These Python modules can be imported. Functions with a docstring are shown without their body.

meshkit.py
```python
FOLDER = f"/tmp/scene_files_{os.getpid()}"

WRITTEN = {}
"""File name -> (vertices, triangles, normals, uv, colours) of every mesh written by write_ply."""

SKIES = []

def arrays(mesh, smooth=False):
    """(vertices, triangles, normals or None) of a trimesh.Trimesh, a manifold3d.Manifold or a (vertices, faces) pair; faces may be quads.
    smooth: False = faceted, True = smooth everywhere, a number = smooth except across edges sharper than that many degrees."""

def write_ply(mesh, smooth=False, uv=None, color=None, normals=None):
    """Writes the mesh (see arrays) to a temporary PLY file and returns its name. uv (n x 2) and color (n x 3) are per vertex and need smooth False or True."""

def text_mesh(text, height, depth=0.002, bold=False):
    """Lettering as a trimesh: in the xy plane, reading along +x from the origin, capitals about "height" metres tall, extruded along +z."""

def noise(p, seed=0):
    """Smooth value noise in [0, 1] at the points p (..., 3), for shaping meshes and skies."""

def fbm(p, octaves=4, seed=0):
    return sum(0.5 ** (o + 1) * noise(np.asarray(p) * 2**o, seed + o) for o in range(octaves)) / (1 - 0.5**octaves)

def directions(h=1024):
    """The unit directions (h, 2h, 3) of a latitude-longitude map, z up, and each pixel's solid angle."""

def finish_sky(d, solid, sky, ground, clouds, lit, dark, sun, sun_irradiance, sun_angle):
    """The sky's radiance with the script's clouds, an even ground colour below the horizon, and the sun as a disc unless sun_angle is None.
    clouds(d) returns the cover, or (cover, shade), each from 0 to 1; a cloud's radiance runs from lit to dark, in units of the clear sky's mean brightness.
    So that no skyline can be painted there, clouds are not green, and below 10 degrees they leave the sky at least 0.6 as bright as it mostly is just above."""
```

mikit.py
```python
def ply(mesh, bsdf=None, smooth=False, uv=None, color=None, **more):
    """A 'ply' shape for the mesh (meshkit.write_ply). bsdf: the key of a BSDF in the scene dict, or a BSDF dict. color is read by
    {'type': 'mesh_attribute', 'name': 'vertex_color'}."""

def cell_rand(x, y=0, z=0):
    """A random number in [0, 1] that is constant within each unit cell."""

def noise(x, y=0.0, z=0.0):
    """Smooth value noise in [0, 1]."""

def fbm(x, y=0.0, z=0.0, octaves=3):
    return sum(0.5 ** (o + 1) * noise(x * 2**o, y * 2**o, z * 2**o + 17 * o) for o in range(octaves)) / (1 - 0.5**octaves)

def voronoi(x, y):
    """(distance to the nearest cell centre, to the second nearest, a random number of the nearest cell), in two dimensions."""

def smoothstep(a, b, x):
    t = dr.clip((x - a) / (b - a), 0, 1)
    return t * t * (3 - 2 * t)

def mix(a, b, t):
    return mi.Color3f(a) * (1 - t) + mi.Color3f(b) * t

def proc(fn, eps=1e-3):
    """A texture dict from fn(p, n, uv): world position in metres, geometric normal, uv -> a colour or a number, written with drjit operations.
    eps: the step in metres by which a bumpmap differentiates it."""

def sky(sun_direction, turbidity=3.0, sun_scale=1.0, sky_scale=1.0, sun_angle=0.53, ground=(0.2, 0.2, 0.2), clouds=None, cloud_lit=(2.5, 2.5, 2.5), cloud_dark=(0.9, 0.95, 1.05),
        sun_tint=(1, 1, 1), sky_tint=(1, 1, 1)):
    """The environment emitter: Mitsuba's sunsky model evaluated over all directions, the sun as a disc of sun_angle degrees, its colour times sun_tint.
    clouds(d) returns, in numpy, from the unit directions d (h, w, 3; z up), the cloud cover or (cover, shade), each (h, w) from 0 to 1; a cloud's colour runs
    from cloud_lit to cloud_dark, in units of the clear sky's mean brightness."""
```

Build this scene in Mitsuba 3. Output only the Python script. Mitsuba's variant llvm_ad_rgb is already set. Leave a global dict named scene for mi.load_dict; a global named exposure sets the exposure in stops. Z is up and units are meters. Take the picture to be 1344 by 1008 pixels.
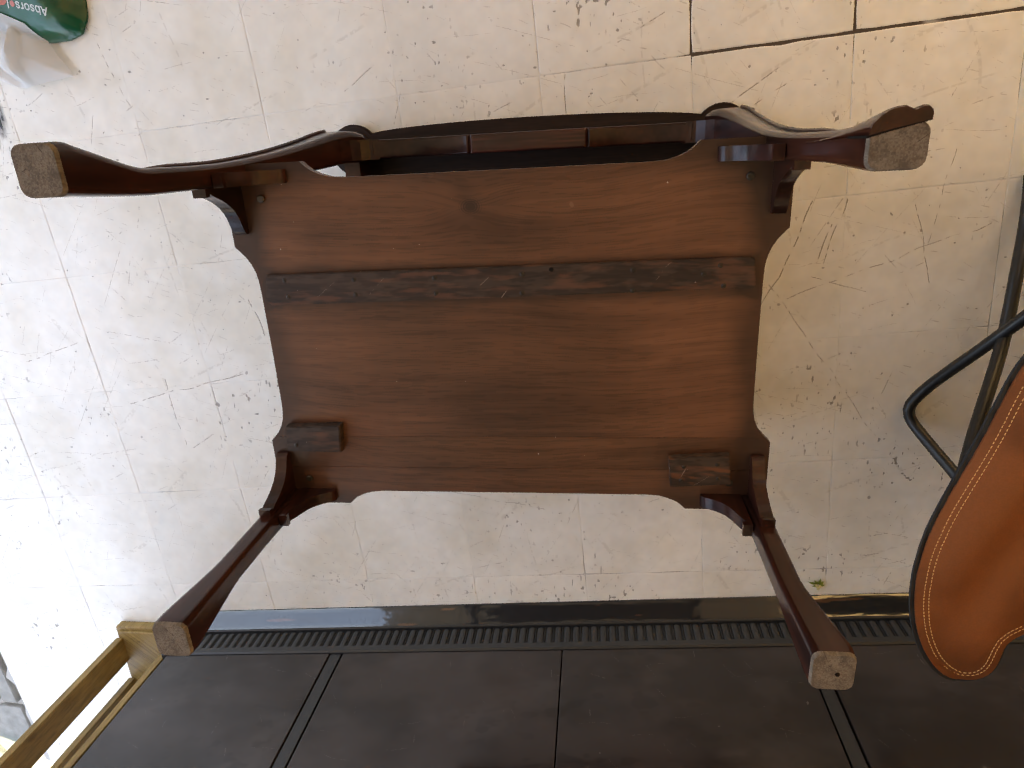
import math
import numpy as np
import trimesh
import mitsuba as mi
import drjit as dr
import manifold3d as m3
from shapely.geometry import Polygon, Point, LineString, box as sbox
from shapely import affinity
from scipy.spatial import Delaunay
import meshkit
import mikit
from mikit import noise, fbm, voronoi, cell_rand, smoothstep, mix, proc

T = mi.ScalarTransform4f
scene, labels = {}, {}
exposure = 4.35

# ------------------------------------------------------------------ camera
scene['camera'] = {
    'type': 'perspective', 'fov_axis': 'x', 'fov': 76.3, 'near_clip': 0.05, 'far_clip': 60.0,
    'to_world': T([[-0.99162669, 0.00713984, -0.12894002, 0.0],
                   [0.05066686, 0.93992064, -0.3376123, 0.0],
                   [0.11878289, -0.34131836, -0.93241214, 1.2848],
                   [0.0, 0.0, 0.0, 1.0]])}


# ------------------------------------------------------------------ daylight: high thin overcast, the veranda roof keeps the sun off
def cloud_cover(d):
    n = meshkit.fbm(d * np.array([2.2, 2.2, 4.0]) + 3.1, 4, seed=4)
    return np.clip(0.38 + 0.9 * (n - 0.5), 0, 1), np.clip(0.25 + 0.6 * (n - 0.5), 0, 1)


scene['sky'] = mikit.sky((0.62, -0.25, 0.72), turbidity=3, clouds=cloud_cover)

# ------------------------------------------------------------------ helpers
rng = np.random.default_rng(7)


def key_for(name):
    if name not in scene and name not in labels:
        return name
    k = 1
    while f'{name}_{k:03d}' in scene or f'{name}_{k:03d}' in labels:
        k += 1
    return f'{name}_{k:03d}'


def add(name, mesh, bsdf, parent=None, smooth=False, label=None, cat=None, kind=None, group=None, color=None):
    key = key_for((parent + '__' if parent else '') + name)
    scene[key] = mikit.ply(mesh, bsdf, smooth=smooth, color=color)
    lab = {}
    if label: lab['label'] = label
    if cat: lab['category'] = cat
    if kind: lab['kind'] = kind
    if group: lab['group'] = group
    if lab: labels[key] = lab
    return key


def thing(name, label, cat, group=None):
    key = key_for(name)
    labels[key] = {'label': label, 'category': cat}
    if group: labels[key]['group'] = group
    return key


def extrude(poly, z0, z1):
    if poly.geom_type != 'Polygon':
        poly = max(poly.geoms, key=lambda g: g.area)
    m = trimesh.creation.extrude_polygon(poly, z1 - z0, engine='earcut')
    m.apply_translation([0, 0, z0])
    return m


def cat(*ms):
    return trimesh.util.concatenate([trimesh.Trimesh(np.array(m.vertices), np.array(m.faces), process=False) for m in ms])


def slab(poly, z0, z1, b=0.001, n=2):
    """A board with its upper and lower arrises eased in small steps."""
    hs = [(z0, z0 + b, b * .6), (z0 + b, z1 - b, 0), (z1 - b, z1 - .45 * b, b * .35), (z1 - .45 * b, z1, b)]
    return cat(*[extrude(poly.buffer(-i, join_style=2) if i else poly, a - (1e-5 if k else 0), c) for k, (a, c, i) in enumerate(hs)])


def rbox(sx, sy, sz, r=0.002, seg=8):
    """Rounded box centred on the origin (manifold hull of eight spheres)."""
    s = m3.Manifold.sphere(r, seg)
    pts = [s.translate([i * (sx / 2 - r), j * (sy / 2 - r), k * (sz / 2 - r)]) for i in (-1, 1) for j in (-1, 1) for k in (-1, 1)]
    m = m3.Manifold.batch_hull(pts).to_mesh()
    return trimesh.Trimesh(np.array(m.vert_properties[:, :3]), np.array(m.tri_verts), process=False)


def ring(cx, cy, hx, hy, r, z, k=5):
    """A rounded rectangle's points, counter-clockwise."""
    out = []
    for sx, sy, a0 in ((1, 1, 0), (-1, 1, 90), (-1, -1, 180), (1, -1, 270)):
        for a in np.linspace(a0, a0 + 90, k):
            out.append([cx + sx * (hx - r) + r * math.cos(math.radians(a)), cy + sy * (hy - r) + r * math.sin(math.radians(a)), z])
    return np.array(out)


def loft(rings, cap0=True, cap1=True):
    n = len(rings[0])
    v = np.vstack(rings)
    f = []
    for i in range(len(rings) - 1):
        for j in range(n):
            a, b = i * n + j, i * n + (j + 1) % n
            f += [[a, b, b + n], [a, b + n, a + n]]
    if cap0:
        v = np.vstack([v, rings[0].mean(0)]); c = len(v) - 1
        f += [[c, (j + 1) % n, j] for j in range(n)]
    if cap1:
        v = np.vstack([v, rings[-1].mean(0)]); c = len(v) - 1; o = (len(rings) - 1) * n
        f += [[c, o + j, o + (j + 1) % n] for j in range(n)]
    return trimesh.Trimesh(v, np.array(f), process=False)


def spline(pts, n):
    from scipy.interpolate import CubicSpline
    pts = np.array(pts, float)
    t = np.r_[0, np.cumsum(np.linalg.norm(np.diff(pts, axis=0), axis=1))]
    return CubicSpline(t, pts)(np.linspace(0, t[-1], n))


def tube(path, r, k=12):
    path = np.array(path, float)
    tg = np.gradient(path, axis=0)
    tg /= np.linalg.norm(tg, axis=1, keepdims=True)
    up = np.array([0.31, 0.17, 0.93])
    rings = []
    for p, t in zip(path, tg):
        a = np.cross(t, up); a /= np.linalg.norm(a); b = np.cross(t, a); up = -b if np.dot(-b, up) > 0 else b
        ang = np.linspace(0, 2 * np.pi, k, endpoint=False)
        rings.append(p + r * (np.cos(ang)[:, None] * a + np.sin(ang)[:, None] * b))
    m = loft(rings)
    m.fix_normals()
    return m


def sheet(poly, zfun, step, thick=0.0, edge_step=None):
    """A curved sheet over a polygon: z = zfun(xy); with thickness it gets a lower face and a rim."""
    edge_step = edge_step or step * .5
    e = poly.exterior
    nb = max(12, int(e.length / edge_step))
    bp = np.array([e.interpolate(i / nb, normalized=True).coords[0] for i in range(nb)])
    x0, y0, x1, y1 = poly.bounds
    g = np.array([[x, y] for i, x in enumerate(np.arange(x0, x1, step)) for y in np.arange(y0 + (i % 2) * step / 2, y1, step)])
    inner = poly.buffer(-step * .45)
    import shapely
    g = g[shapely.contains_xy(inner, g[:, 0], g[:, 1])]
    p = np.vstack([bp, g])
    tri = Delaunay(p).simplices
    c = p[tri].mean(1)
    tri = tri[shapely.contains_xy(poly, c[:, 0], c[:, 1])]
    a, b, d = p[tri[:, 0]], p[tri[:, 1]], p[tri[:, 2]]
    flip = (b - a)[:, 0] * (d - a)[:, 1] - (b - a)[:, 1] * (d - a)[:, 0] < 0
    tri[flip] = tri[flip][:, ::-1]
    z = zfun(p)
    v = np.c_[p, z]
    if not thick:
        return trimesh.Trimesh(v, tri, process=False)
    n = len(v)
    v2 = np.vstack([v, v - [0, 0, thick]])
    f = [tri, tri[:, ::-1] + n]
    i = np.arange(nb); j = (i + 1) % nb
    f.append(np.c_[i, i + n, j + n]); f.append(np.c_[i, j + n, j])
    return trimesh.Trimesh(v2, np.vstack(f), process=False)


# ------------------------------------------------------------------ materials
A0 = math.radians(3.7)          # the paving grid is turned a little against the table
CA, SA = math.cos(A0), math.sin(A0)


def scratches(x, y, ang, length, gap, width, density, seed):
    """Thin broken scuffs: at most one in each long cell."""
    c, s = math.cos(ang), math.sin(ang)
    a, b = (x * c + y * s) / length, (-x * s + y * c) / gap
    b = b + 0.25 * noise(a * 1.7, seed)
    i, j = dr.floor(a), dr.floor(b)
    fa, fb = a - i, b - j
    r1, r2, r3 = cell_rand(i, j, seed), cell_rand(i, j, seed + 1), cell_rand(i, j, seed + 2)
    mid = 0.3 + 0.4 * r2 + (r3 - 0.5) * 0.9 * (fa - 0.5) + 0.25 * (r1 - .2) * (fa - .5) * (fa - .5)
    d = dr.abs(fb - mid) * gap
    w = width * (0.4 + 0.9 * r3)
    m = smoothstep(w, w * 0.35, d) * smoothstep(0.02 + 0.35 * r2, 0.12 + 0.35 * r2, fa) * smoothstep(0.98 - 0.3 * r3, 0.85 - 0.3 * r3, fa)
    return dr.select(r1 < density, m * smoothstep(0.30, 0.62, noise(x * 190, y * 190, seed)), 0)


def specks(x, y, scale, size, density, seed):
    d, _, r = voronoi(x * scale + seed * 3.7, y * scale + 1.3 * noise(x * 9, y * 9, seed))
    wob = noise(x * scale * 3.1, y * scale * 3.1, seed) - 0.5
    f = r / density
    rr = size * (0.15 + .85 * f * f * f)
    return dr.select(r < density, smoothstep(rr, rr * 0.6, d * (1 + .9 * wob) + size * 0.9 * wob), 0)


# long marks in the floor paint, seen one by one (world x, y in metres)
MARKS = [((.392, -.116), (.345, -.255), .0016), ((.345, -.255), (.300, -.345), .0011), ((.452, -.115), (.418, -.235), .0014),
         ((.43, -.16), (.408, -.22), .0016), ((.29, -.118), (.315, -.205), .0010), ((.36, -.295), (.70, -.165), .0009),
         ((.40, -.255), (.505, -.285), .0009), ((.33, -.27), (.56, -.585), .0008), ((.36, -.06), (.60, -.035), .0011),
         ((.19, .03), (.32, .115), .0013), ((.24, .035), (.34, .09), .0010), ((.17, .0), (.22, .06), .0011),
         ((.57, -.13), (.615, -.27), .0008), ((.62, -.03), (.60, -.2), .0007), ((-1.07, -.505), (-.78, -.44), .0011),
         ((-.97, -.45), (-.955, -.63), .0009), ((-.94, -.62), (-.88, -.585), .0010), ((-.73, -.27), (-.71, -.35), .0013),
         ((-1.16, -.36), (-1.30, -.40), .0009), ((-.62, .02), (-.56, .045), .0014), ((-.46, .12), (-.40, .16), .0010),
         ((-.35, -.72), (-.12, -.765), .0007), ((.04, .17), (.12, .21), .0009), ((-.05, .02), (-.05, .12), .0012), ((-.9, .12), (-.98, .33), .0009)]


def marks(x, y):
    wx, wy = x + 0.008 * (noise(x * 22, y * 22, 3) - .5), y + 0.008 * (noise(x * 22, y * 22, 8) - .5)
    out = mi.Float(0)
    for (ax, ay), (bx, by), w in MARKS:
        dx, dy = bx - ax, by - ay
        l2 = dx * dx + dy * dy
        t = dr.clip(((wx - ax) * dx + (wy - ay) * dy) / l2, 0, 1)
        d = dr.sqrt(dr.square(wx - ax - t * dx) + dr.square(wy - ay - t * dy))
        out = dr.maximum(out, smoothstep(w, w * .3, d))
    return out * smoothstep(.25, .55, noise(x * 120, y * 120, 5))


def floor_wear(p):
    x, y = p.x, p.y
    area = smoothstep(.38, .68, fbm(x * 3.1 + 4, y * 3.1, 0, octaves=3))
    s = 0.8 * scratches(x, y, .35, .085, .024, .0009, .15, 11)
    s = dr.maximum(s, .85 * scratches(x, y, 1.15, .13, .030, .0008, .13, 23))
    s = dr.maximum(s, .75 * scratches(x, y, 2.2, .09, .022, .0007, .12, 37))
    s = dr.maximum(s, .75 * scratches(x, y, .12, .14, .05, .0011, .25, 53))
    s = dr.maximum(s, .55 * scratches(x, y, 2.75, .035, .014, .0010, .22, 71))
    clus = smoothstep(.46, .62, fbm(x * 4.5 + 2, y * 5.5, 3, octaves=3))
    k = specks(x, y, 40.0, .10, .16, 2) * clus
    k = dr.maximum(k, specks(x, y, 22.0, .042, .035, 19))
    k = dr.maximum(k, specks(x * 1.0, y * 1.7, 12.0, .026, .05, 5))
    k = dr.maximum(k, specks(x * .55, y, 95.0, .13, .09, 15) * smoothstep(.52, .68, fbm(x * 8 + 1, y * 12, 7, octaves=3)))
    k = dr.maximum(k, specks(x, y, 80.0, .17, .06, 9) * area)
    k = dr.maximum(k, smoothstep(.79, .83, fbm(x * 150, y * 90, 2, octaves=2)) * smoothstep(.55, .75, fbm(x * 6 + 9, y * 9, 1, octaves=2)))
    return s * (.45 + .55 * area), k, dr.maximum(marks(x, y), 0)


def floor_color(p, n, uv):
    x, y = p.x, p.y
    big = fbm(x * 2.3, y * 2.3, 0, octaves=3)
    fine = fbm(x * 60, y * 60, 4, octaves=3)
    base = mix((.725, .705, .645), (.805, .795, .75), smoothstep(.3, .7, big))
    base = base * (0.95 + .10 * fine)
    u, v = x * CA + y * SA, -x * SA + y * CA
    tile = cell_rand(dr.floor((u - .175) / .2655), dr.floor((v - .128) / .2655), 3)
    base = base * (0.965 + 0.05 * tile)
    grime = smoothstep(.52, .78, fbm(x * 7 + 2, y * 7, 6, octaves=4))
    base = mix(base, base * mi.Color3f(.84, .80, .71), grime * .42)
    base = mix(base, base * mi.Color3f(.90, .89, .87), smoothstep(.5, .75, fbm(x * 16, y * 24, 9, octaves=4)) * .35)
    sc = dr.maximum(scratches(x, y, .5, .22, .09, .006, .3, 111), scratches(x, y, 1.9, .18, .08, .005, .25, 131))
    base = mix(base, base * mi.Color3f(.80, .79, .77), sc * .55)
    fine = dr.maximum(scratches(x, y, .95, .30, .05, .0007, .22, 151), scratches(x, y, -.25, .34, .06, .0007, .22, 171))
    base = mix(base, (.34, .30, .25), fine * .7)
    s, k, m = floor_wear(p)
    base = mix(base, (.30, .265, .22), dr.clip(s * .85, 0, 1))
    base = mix(base, (.15, .125, .10), dr.clip(k * .72, 0, 1))
    base = mix(base, (.22, .18, .13), dr.clip(m * .85, 0, 1))
    # the tarry smear at the left edge of the floor
    d = dr.sqrt(dr.square((x + 1.215) * 1.25) + dr.square((y - .112) * .9))
    tar = smoothstep(.056, .030, d + .030 * (fbm(x * 60, y * 25, 2, octaves=3) - .5))
    return mix(base, (.02, .019, .018), tar * (1 - .35 * smoothstep(.55, .7, noise(x * 300, y * 90))))


def floor_height(p, n, uv):
    x, y = p.x, p.y
    s, k, m = floor_wear(p)
    return .0024 * fbm(x * 14, y * 14, 1, octaves=4) + .00025 * fbm(x * 160, y * 160, 2, octaves=2) - .0005 * k - .0003 * s - .0006 * m


def grout_color(p, n, uv):
    x, y = p.x, p.y
    u, v = x * CA + y * SA, -x * SA + y * CA
    n1 = fbm(x * 11, y * 11, 7, octaves=3)
    old = smoothstep(.07, .115, v) * smoothstep(.02, .165, u)                  # bare joints in the corner nobody painted twice
    dark = dr.maximum(smoothstep(.55, .70, n1) * .5, old * smoothstep(.12, .3, n1))
    return mix((.72, .71, .67), (.085, .066, .05), dark)


def wood(p, along, across, depth, dark, light, fine=1.0, seed=0):
    """Grain along one axis: stretched noise, streaks and pores."""
    w = 0.022 * fbm(along * 4, across * 7, seed, octaves=2)
    a = fbm(along * 2.2, (across + w) * 17, depth * 17 + seed, octaves=3)
    b = fbm(along * 7, (across + w) * 170 * fine, depth * 170 + seed, octaves=3)
    pores = smoothstep(.60, .70, noise(along * 46, (across + w) * 700 * fine, seed + 2))
    t = smoothstep(.12, .88, .50 * a + .50 * b)
    return mix(dark, light, t) * (1 - .16 * pores)


def shelf_color(p, n, uv):
    x, y = p.x, p.y
    lx, ly = x + .1313, y + .26
    plank = dr.select(ly > -.1425, 0.0, dr.select(ly > -.1947, 1.0, 2.0))
    # a knot bends the grain
    kx, ky = lx + .0335, ly - .192
    bend = .018 * dr.exp(-(kx * kx * 420 + ky * ky * 900)) * dr.select(ky > 0, 1.0, -1.0)
    sweep = .010 * dr.sin(lx * 4 + 1.1) + .03 * (fbm(lx * 3.1, ly * 3.3, 2, octaves=2) - .5)
    c = wood(p, lx + plank * 3.1, ly + bend + sweep, p.z, (.078, .0310, .0150), (.142, .0600, .0280), 1.0, 3)
    c = c * (0.62 + .60 * smoothstep(.22, .78, fbm(lx * 4.1 + plank * 5, ly * 6.5, 5, octaves=4)))
    c = mix(c, c * mi.Color3f(.58, .56, .56), smoothstep(.56, .74, fbm(lx * 6 + 7, ly * 15 + plank, 4, octaves=4)) * .42)
    c = dr.select(plank == 1.0, c * mi.Color3f(1.06, 1.05, 1.0), c)
    kd = dr.sqrt(kx * kx + ky * ky * 1.7)
    c = mix(c, (.028, .0135, .009), smoothstep(.018, .004, kd + .003 * dr.sin(kd * 1900)) * .95)
    c = mix(c, c * .55, smoothstep(.030, .0, dr.abs(kx + .4 * ky)) * smoothstep(.0, .015, ky) * smoothstep(.05, .02, ky) * .7)
    # old polish and dirt worked in along the rim and round the battens
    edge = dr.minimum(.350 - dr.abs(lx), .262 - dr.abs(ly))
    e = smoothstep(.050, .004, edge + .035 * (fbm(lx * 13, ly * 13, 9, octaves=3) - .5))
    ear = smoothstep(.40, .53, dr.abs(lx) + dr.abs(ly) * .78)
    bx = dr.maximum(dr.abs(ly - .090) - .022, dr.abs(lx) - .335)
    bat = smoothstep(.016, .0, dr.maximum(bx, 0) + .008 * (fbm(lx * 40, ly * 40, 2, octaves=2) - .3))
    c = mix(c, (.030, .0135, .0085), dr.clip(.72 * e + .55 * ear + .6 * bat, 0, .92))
    # pale dried drips
    dp = specks(lx + .02, ly, 26.0, .24, .05, 4) * smoothstep(.05, .12, ly) * smoothstep(-.12, .05, lx)
    c = mix(c, (.17, .095, .060), dp * .55)
    w = specks(lx, ly, 60.0, .055, .03, 8)
    return mix(c, (.45, .40, .34), w * .7)


def batten_color(p, n, uv):
    x, y = p.x, p.y
    c = wood(p, x, y, p.z, (.015, .0086, .0056), (.042, .0235, .0145), .8, 12)
    dust = smoothstep(.45, .7, fbm(x * 45, y * 170, 3, octaves=3))
    c = mix(c, (.066, .044, .031), dust * .4)
    red = smoothstep(.50, .80, fbm(x * 24 + 5, y * 130, 8, octaves=4))
    c = mix(c, (.11, .045, .022), red * .55)
    s = scratches(x, y, .9, .05, .03, .0007, .25, 91)
    return mix(c, (.19, .15, .12), dr.clip(s + .8 * specks(x, y, 70.0, .07, .06, 3), 0, 1))


def block_color(p, n, uv):
    x, y = p.x, p.y
    c = batten_color(p, n, uv)
    o = smoothstep(.50, .74, fbm(x * 22, y * 120 + x * 16, 21, octaves=4)) * smoothstep(-.05, .05, x)
    return mix(c, (.15, .050, .016), o * .7)


def lacquer_color(p, n, uv):
    g = fbm(p.x * 18, p.y * 18, p.z * 3.2, octaves=3)
    h = fbm(p.x * 120, p.y * 120, p.z * 8, octaves=2)
    t = smoothstep(.3, .75, .65 * g + .35 * h)
    c = mix((.0095, .0034, .0027), (.035, .0096, .0054), t)
    worn = specks(p.x + p.z, p.y + p.z * .6, 45.0, .10, .04, 6)
    return mix(c, (.12, .06, .035), worn * .6)


def foot_color(p, n, uv):
    x, y = p.x, p.y
    a = fbm(x * 90, y * 70, 3, octaves=3)
    b = noise(x * 900, y * 900, 2)
    c = mix((.092, .072, .054), (.180, .147, .112), smoothstep(.2, .8, .65 * a + .35 * b))
    c = mix(c, (.08, .06, .045), smoothstep(.56, .72, fbm(x * 420, y * 420, 9, octaves=2)) * .5)
    s = dr.maximum(scratches(x, y, .75, .05, .02, .0008, .5, 17), scratches(x, y, 2.1, .04, .016, .0008, .5, 29))
    return mix(c, (.06, .042, .03), s)


def leather_color(p, n, uv):
    x, y = p.x, p.y
    a = fbm(x * 9, y * 9, 1, octaves=3)
    c = mix((.125, .037, .0104), (.200, .063, .0190), smoothstep(.25, .75, a))
    return c * (.94 + .12 * noise(x * 700, y * 700))


def leather_height(p, n, uv):
    d, e, _ = voronoi(p.x * 620, p.y * 620)
    return .00005 * (e - d) + .0006 * fbm(p.x * 18, p.y * 18, 2, octaves=2)


def panel_color(p, n, uv):
    c = fbm(p.x * 5, p.z * 7, 3, octaves=4)
    col = mix((.0140, .0108, .0103), (.031, .0245, .0236), smoothstep(.35, .75, c))
    haze = smoothstep(.54, .80, fbm(p.x * 9 + 3, p.z * 13, 14, octaves=4))
    col = mix(col, (.085, .076, .074), haze * .12)
    smear = smoothstep(.60, .72, fbm(p.x * 22, p.z * 40, 24, octaves=3)) * smoothstep(.5, .62, fbm(p.x * 4, p.z * 6, 2, octaves=2))
    col = mix(col, (.006, .005, .005), smear * .25)
    s = dr.maximum(scratches(p.x, p.z, 1.2, .06, .05, .0008, .2, 5), scratches(p.x, p.z, .2, .09, .06, .0008, .2, 15))
    return mix(col, (.07, .065, .062), dr.clip(s * .7 + specks(p.x, p.z, 22.0, .05, .08, 3), 0, 1))


def panel_rough(p, n, uv):
    return .05 + .13 * smoothstep(.40, .75, fbm(p.x * 7, p.z * 9, 8, octaves=4))


def panel_height(p, n, uv):
    return .0007 * fbm(p.x * 9, p.z * 9, 5, octaves=2) + .00003 * fbm(p.x * 140, p.z * 140, 5, octaves=2)


def plinth_color(p, n, uv):
    rub = smoothstep(.74, .82, fbm(p.x * 11 + 1, p.z * 80, 4, octaves=3))
    return mix((.009, .0095, .011), (.11, .045, .018), rub * .7)


def plinth_height(p, n, uv):
    return .0022 * fbm(p.x * 7, p.z * 30, 2, octaves=4) + .00012 * fbm(p.x * 90, p.z * 120, 2, octaves=2)


def pine_color(p, n, uv):
    c = wood(p, p.z * 1.0 + p.y * .4, p.x + p.y, p.z * .1, (.14, .087, .021), (.33, .22, .070), .6, 31)
    k = smoothstep(.62, .75, fbm(p.x * 30, p.y * 30, p.z * 12, octaves=3))
    return mix(c, (.10, .055, .02), k * .6)


def stone_color(p, n, uv):
    x, y = p.x, p.y
    a = fbm(x * 6, y * 6, 1, octaves=2)
    b = fbm(x * 55, y * 55, 3, octaves=3)
    c = mix((.15, .17, .145), (.27, .26, .235), smoothstep(.35, .65, a))
    return c * (.75 + .5 * b)


def mortar_color(p, n, uv):
    return mix((.34, .33, .30), (.52, .50, .47), fbm(p.x * 40, p.y * 40, 2, octaves=3))


def film_color(p, n, uv):
    return mix((.72, .71, .70), (.86, .85, .84), fbm(p.x * 14, p.y * 14, 4, octaves=2))


def green_color(p, n, uv):
    a = fbm(p.x * 22, p.y * 22, 1, octaves=2)
    return mix((.004, .036, .017), (.007, .078, .034), smoothstep(.3, .7, a))


def P(**k):
    return {'type': 'twosided', 'bsdf': {'type': 'principled', **{a: (b if isinstance(b, (dict, float, int)) else {'type': 'rgb', 'value': list(b)}) for a, b in k.items()}}}


def bumped(height, **k):
    inner = P(**k)['bsdf']
    return {'type': 'twosided', 'bsdf': {'type': 'bumpmap', 'arbitrary': proc(height), 'scale': 1.0, 'bsdf': inner}}


scene['floor_paint'] = bumped(floor_height, base_color=proc(floor_color), roughness=.48, specular=.4)
scene['joint_fill'] = P(base_color=proc(grout_color), roughness=.9, specular=.2)
scene['plain_floor'] = P(base_color=(.66, .63, .57), roughness=.6, specular=.3)
scene['shelf_wood'] = P(base_color=proc(shelf_color), roughness=.34, specular=.4)
scene['batten_wood'] = P(base_color=proc(batten_color), roughness=.62, specular=.3)
scene['block_wood'] = P(base_color=proc(block_color), roughness=.55, specular=.3)
scene['lacquer'] = P(base_color=proc(lacquer_color), roughness=.15, specular=.34, clearcoat=.15, clearcoat_gloss=.95)
scene['lacquer_red'] = P(base_color=proc(lambda p, n, uv: mix((.020, .0056, .0040), (.050, .0125, .0078), smoothstep(.3, .7, .6 * fbm(p.x * 7, p.y * 60, p.z * 60, octaves=3) + .4 * noise(p.x * 20, p.y * 300, p.z * 300)))), roughness=.2, specular=.42, clearcoat=.3, clearcoat_gloss=.95)
scene['raw_underside'] = P(base_color=proc(lambda p, n, uv: wood(p, p.x, p.y, p.z, (.010, .0058, .0042), (.030, .0150, .0095), 1.0, 41)), roughness=.6, specular=.2)
scene['foot_wood'] = P(base_color=proc(foot_color), roughness=.85, specular=.2)
scene['dark_gap'] = P(base_color=(.008, .006, .005), roughness=.9, specular=.1)
scene['steel'] = P(base_color=(.045, .038, .03), roughness=.4, metallic=.5)
scene['leather'] = bumped(leather_height, base_color=proc(leather_color), roughness=.40, specular=.45)
scene['leather_back'] = P(base_color=(.018, .019, .021), roughness=.6, specular=.4)
scene['thread'] = P(base_color=(.62, .36, .14), roughness=.7, specular=.2)
scene['iron'] = P(base_color=(.012, .012, .0125), roughness=.36, specular=.5)
scene['black_gloss'] = bumped(panel_height, base_color=proc(panel_color), roughness=proc(panel_rough), specular=.55)
scene['black_plinth'] = bumped(plinth_height, base_color=proc(plinth_color), roughness=.09, specular=.9, clearcoat=.5, clearcoat_gloss=.97)
scene['black_rib'] = P(base_color=(.021, .022, .0235), roughness=.32, specular=.5)
scene['pine'] = P(base_color=proc(pine_color), roughness=.5, specular=.35)
scene['stone'] = P(base_color=proc(stone_color), roughness=.75, specular=.25)
scene['mortar'] = P(base_color=proc(mortar_color), roughness=.95, specular=.1)
scene['film'] = {'type': 'principledthin', 'base_color': proc(film_color), 'roughness': .35, 'diff_trans': .9, 'spec_trans': 0.0, 'eta': 1.4}
scene['green_plastic'] = P(base_color=proc(green_color), roughness=.22, specular=.6)
scene['print_white'] = P(base_color=(.48, .50, .47), roughness=.35, specular=.4)
scene['print_red'] = P(base_color=(.42, .13, .09), roughness=.35, specular=.4)
scene['weed_green'] = {'type': 'principledthin', 'base_color': {'type': 'rgb', 'value': [.22, .25, .04]}, 'roughness': .6, 'diff_trans': .7}
scene['weed_flower'] = P(base_color=(.62, .52, .22), roughness=.7, specular=.2)
scene['roof_boards'] = P(base_color=(.62, .54, .42), roughness=.7, specular=.2)
scene['ceiling_paint'] = P(base_color=(.62, .60, .56), roughness=.8, specular=.2)
scene['ochre_wall'] = P(base_color=(.86, .63, .29), roughness=.8, specular=.2)
scene['tan_wall'] = P(base_color=(.45, .36, .24), roughness=.7, specular=.2)

# ------------------------------------------------------------------ the setting: veranda floor, paving outside it, roof and walls round it
G0U, G0V, TS = .175, .128, .2655


def from_grid(u, v):
    return u * CA - v * SA, u * SA + v * CA


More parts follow.
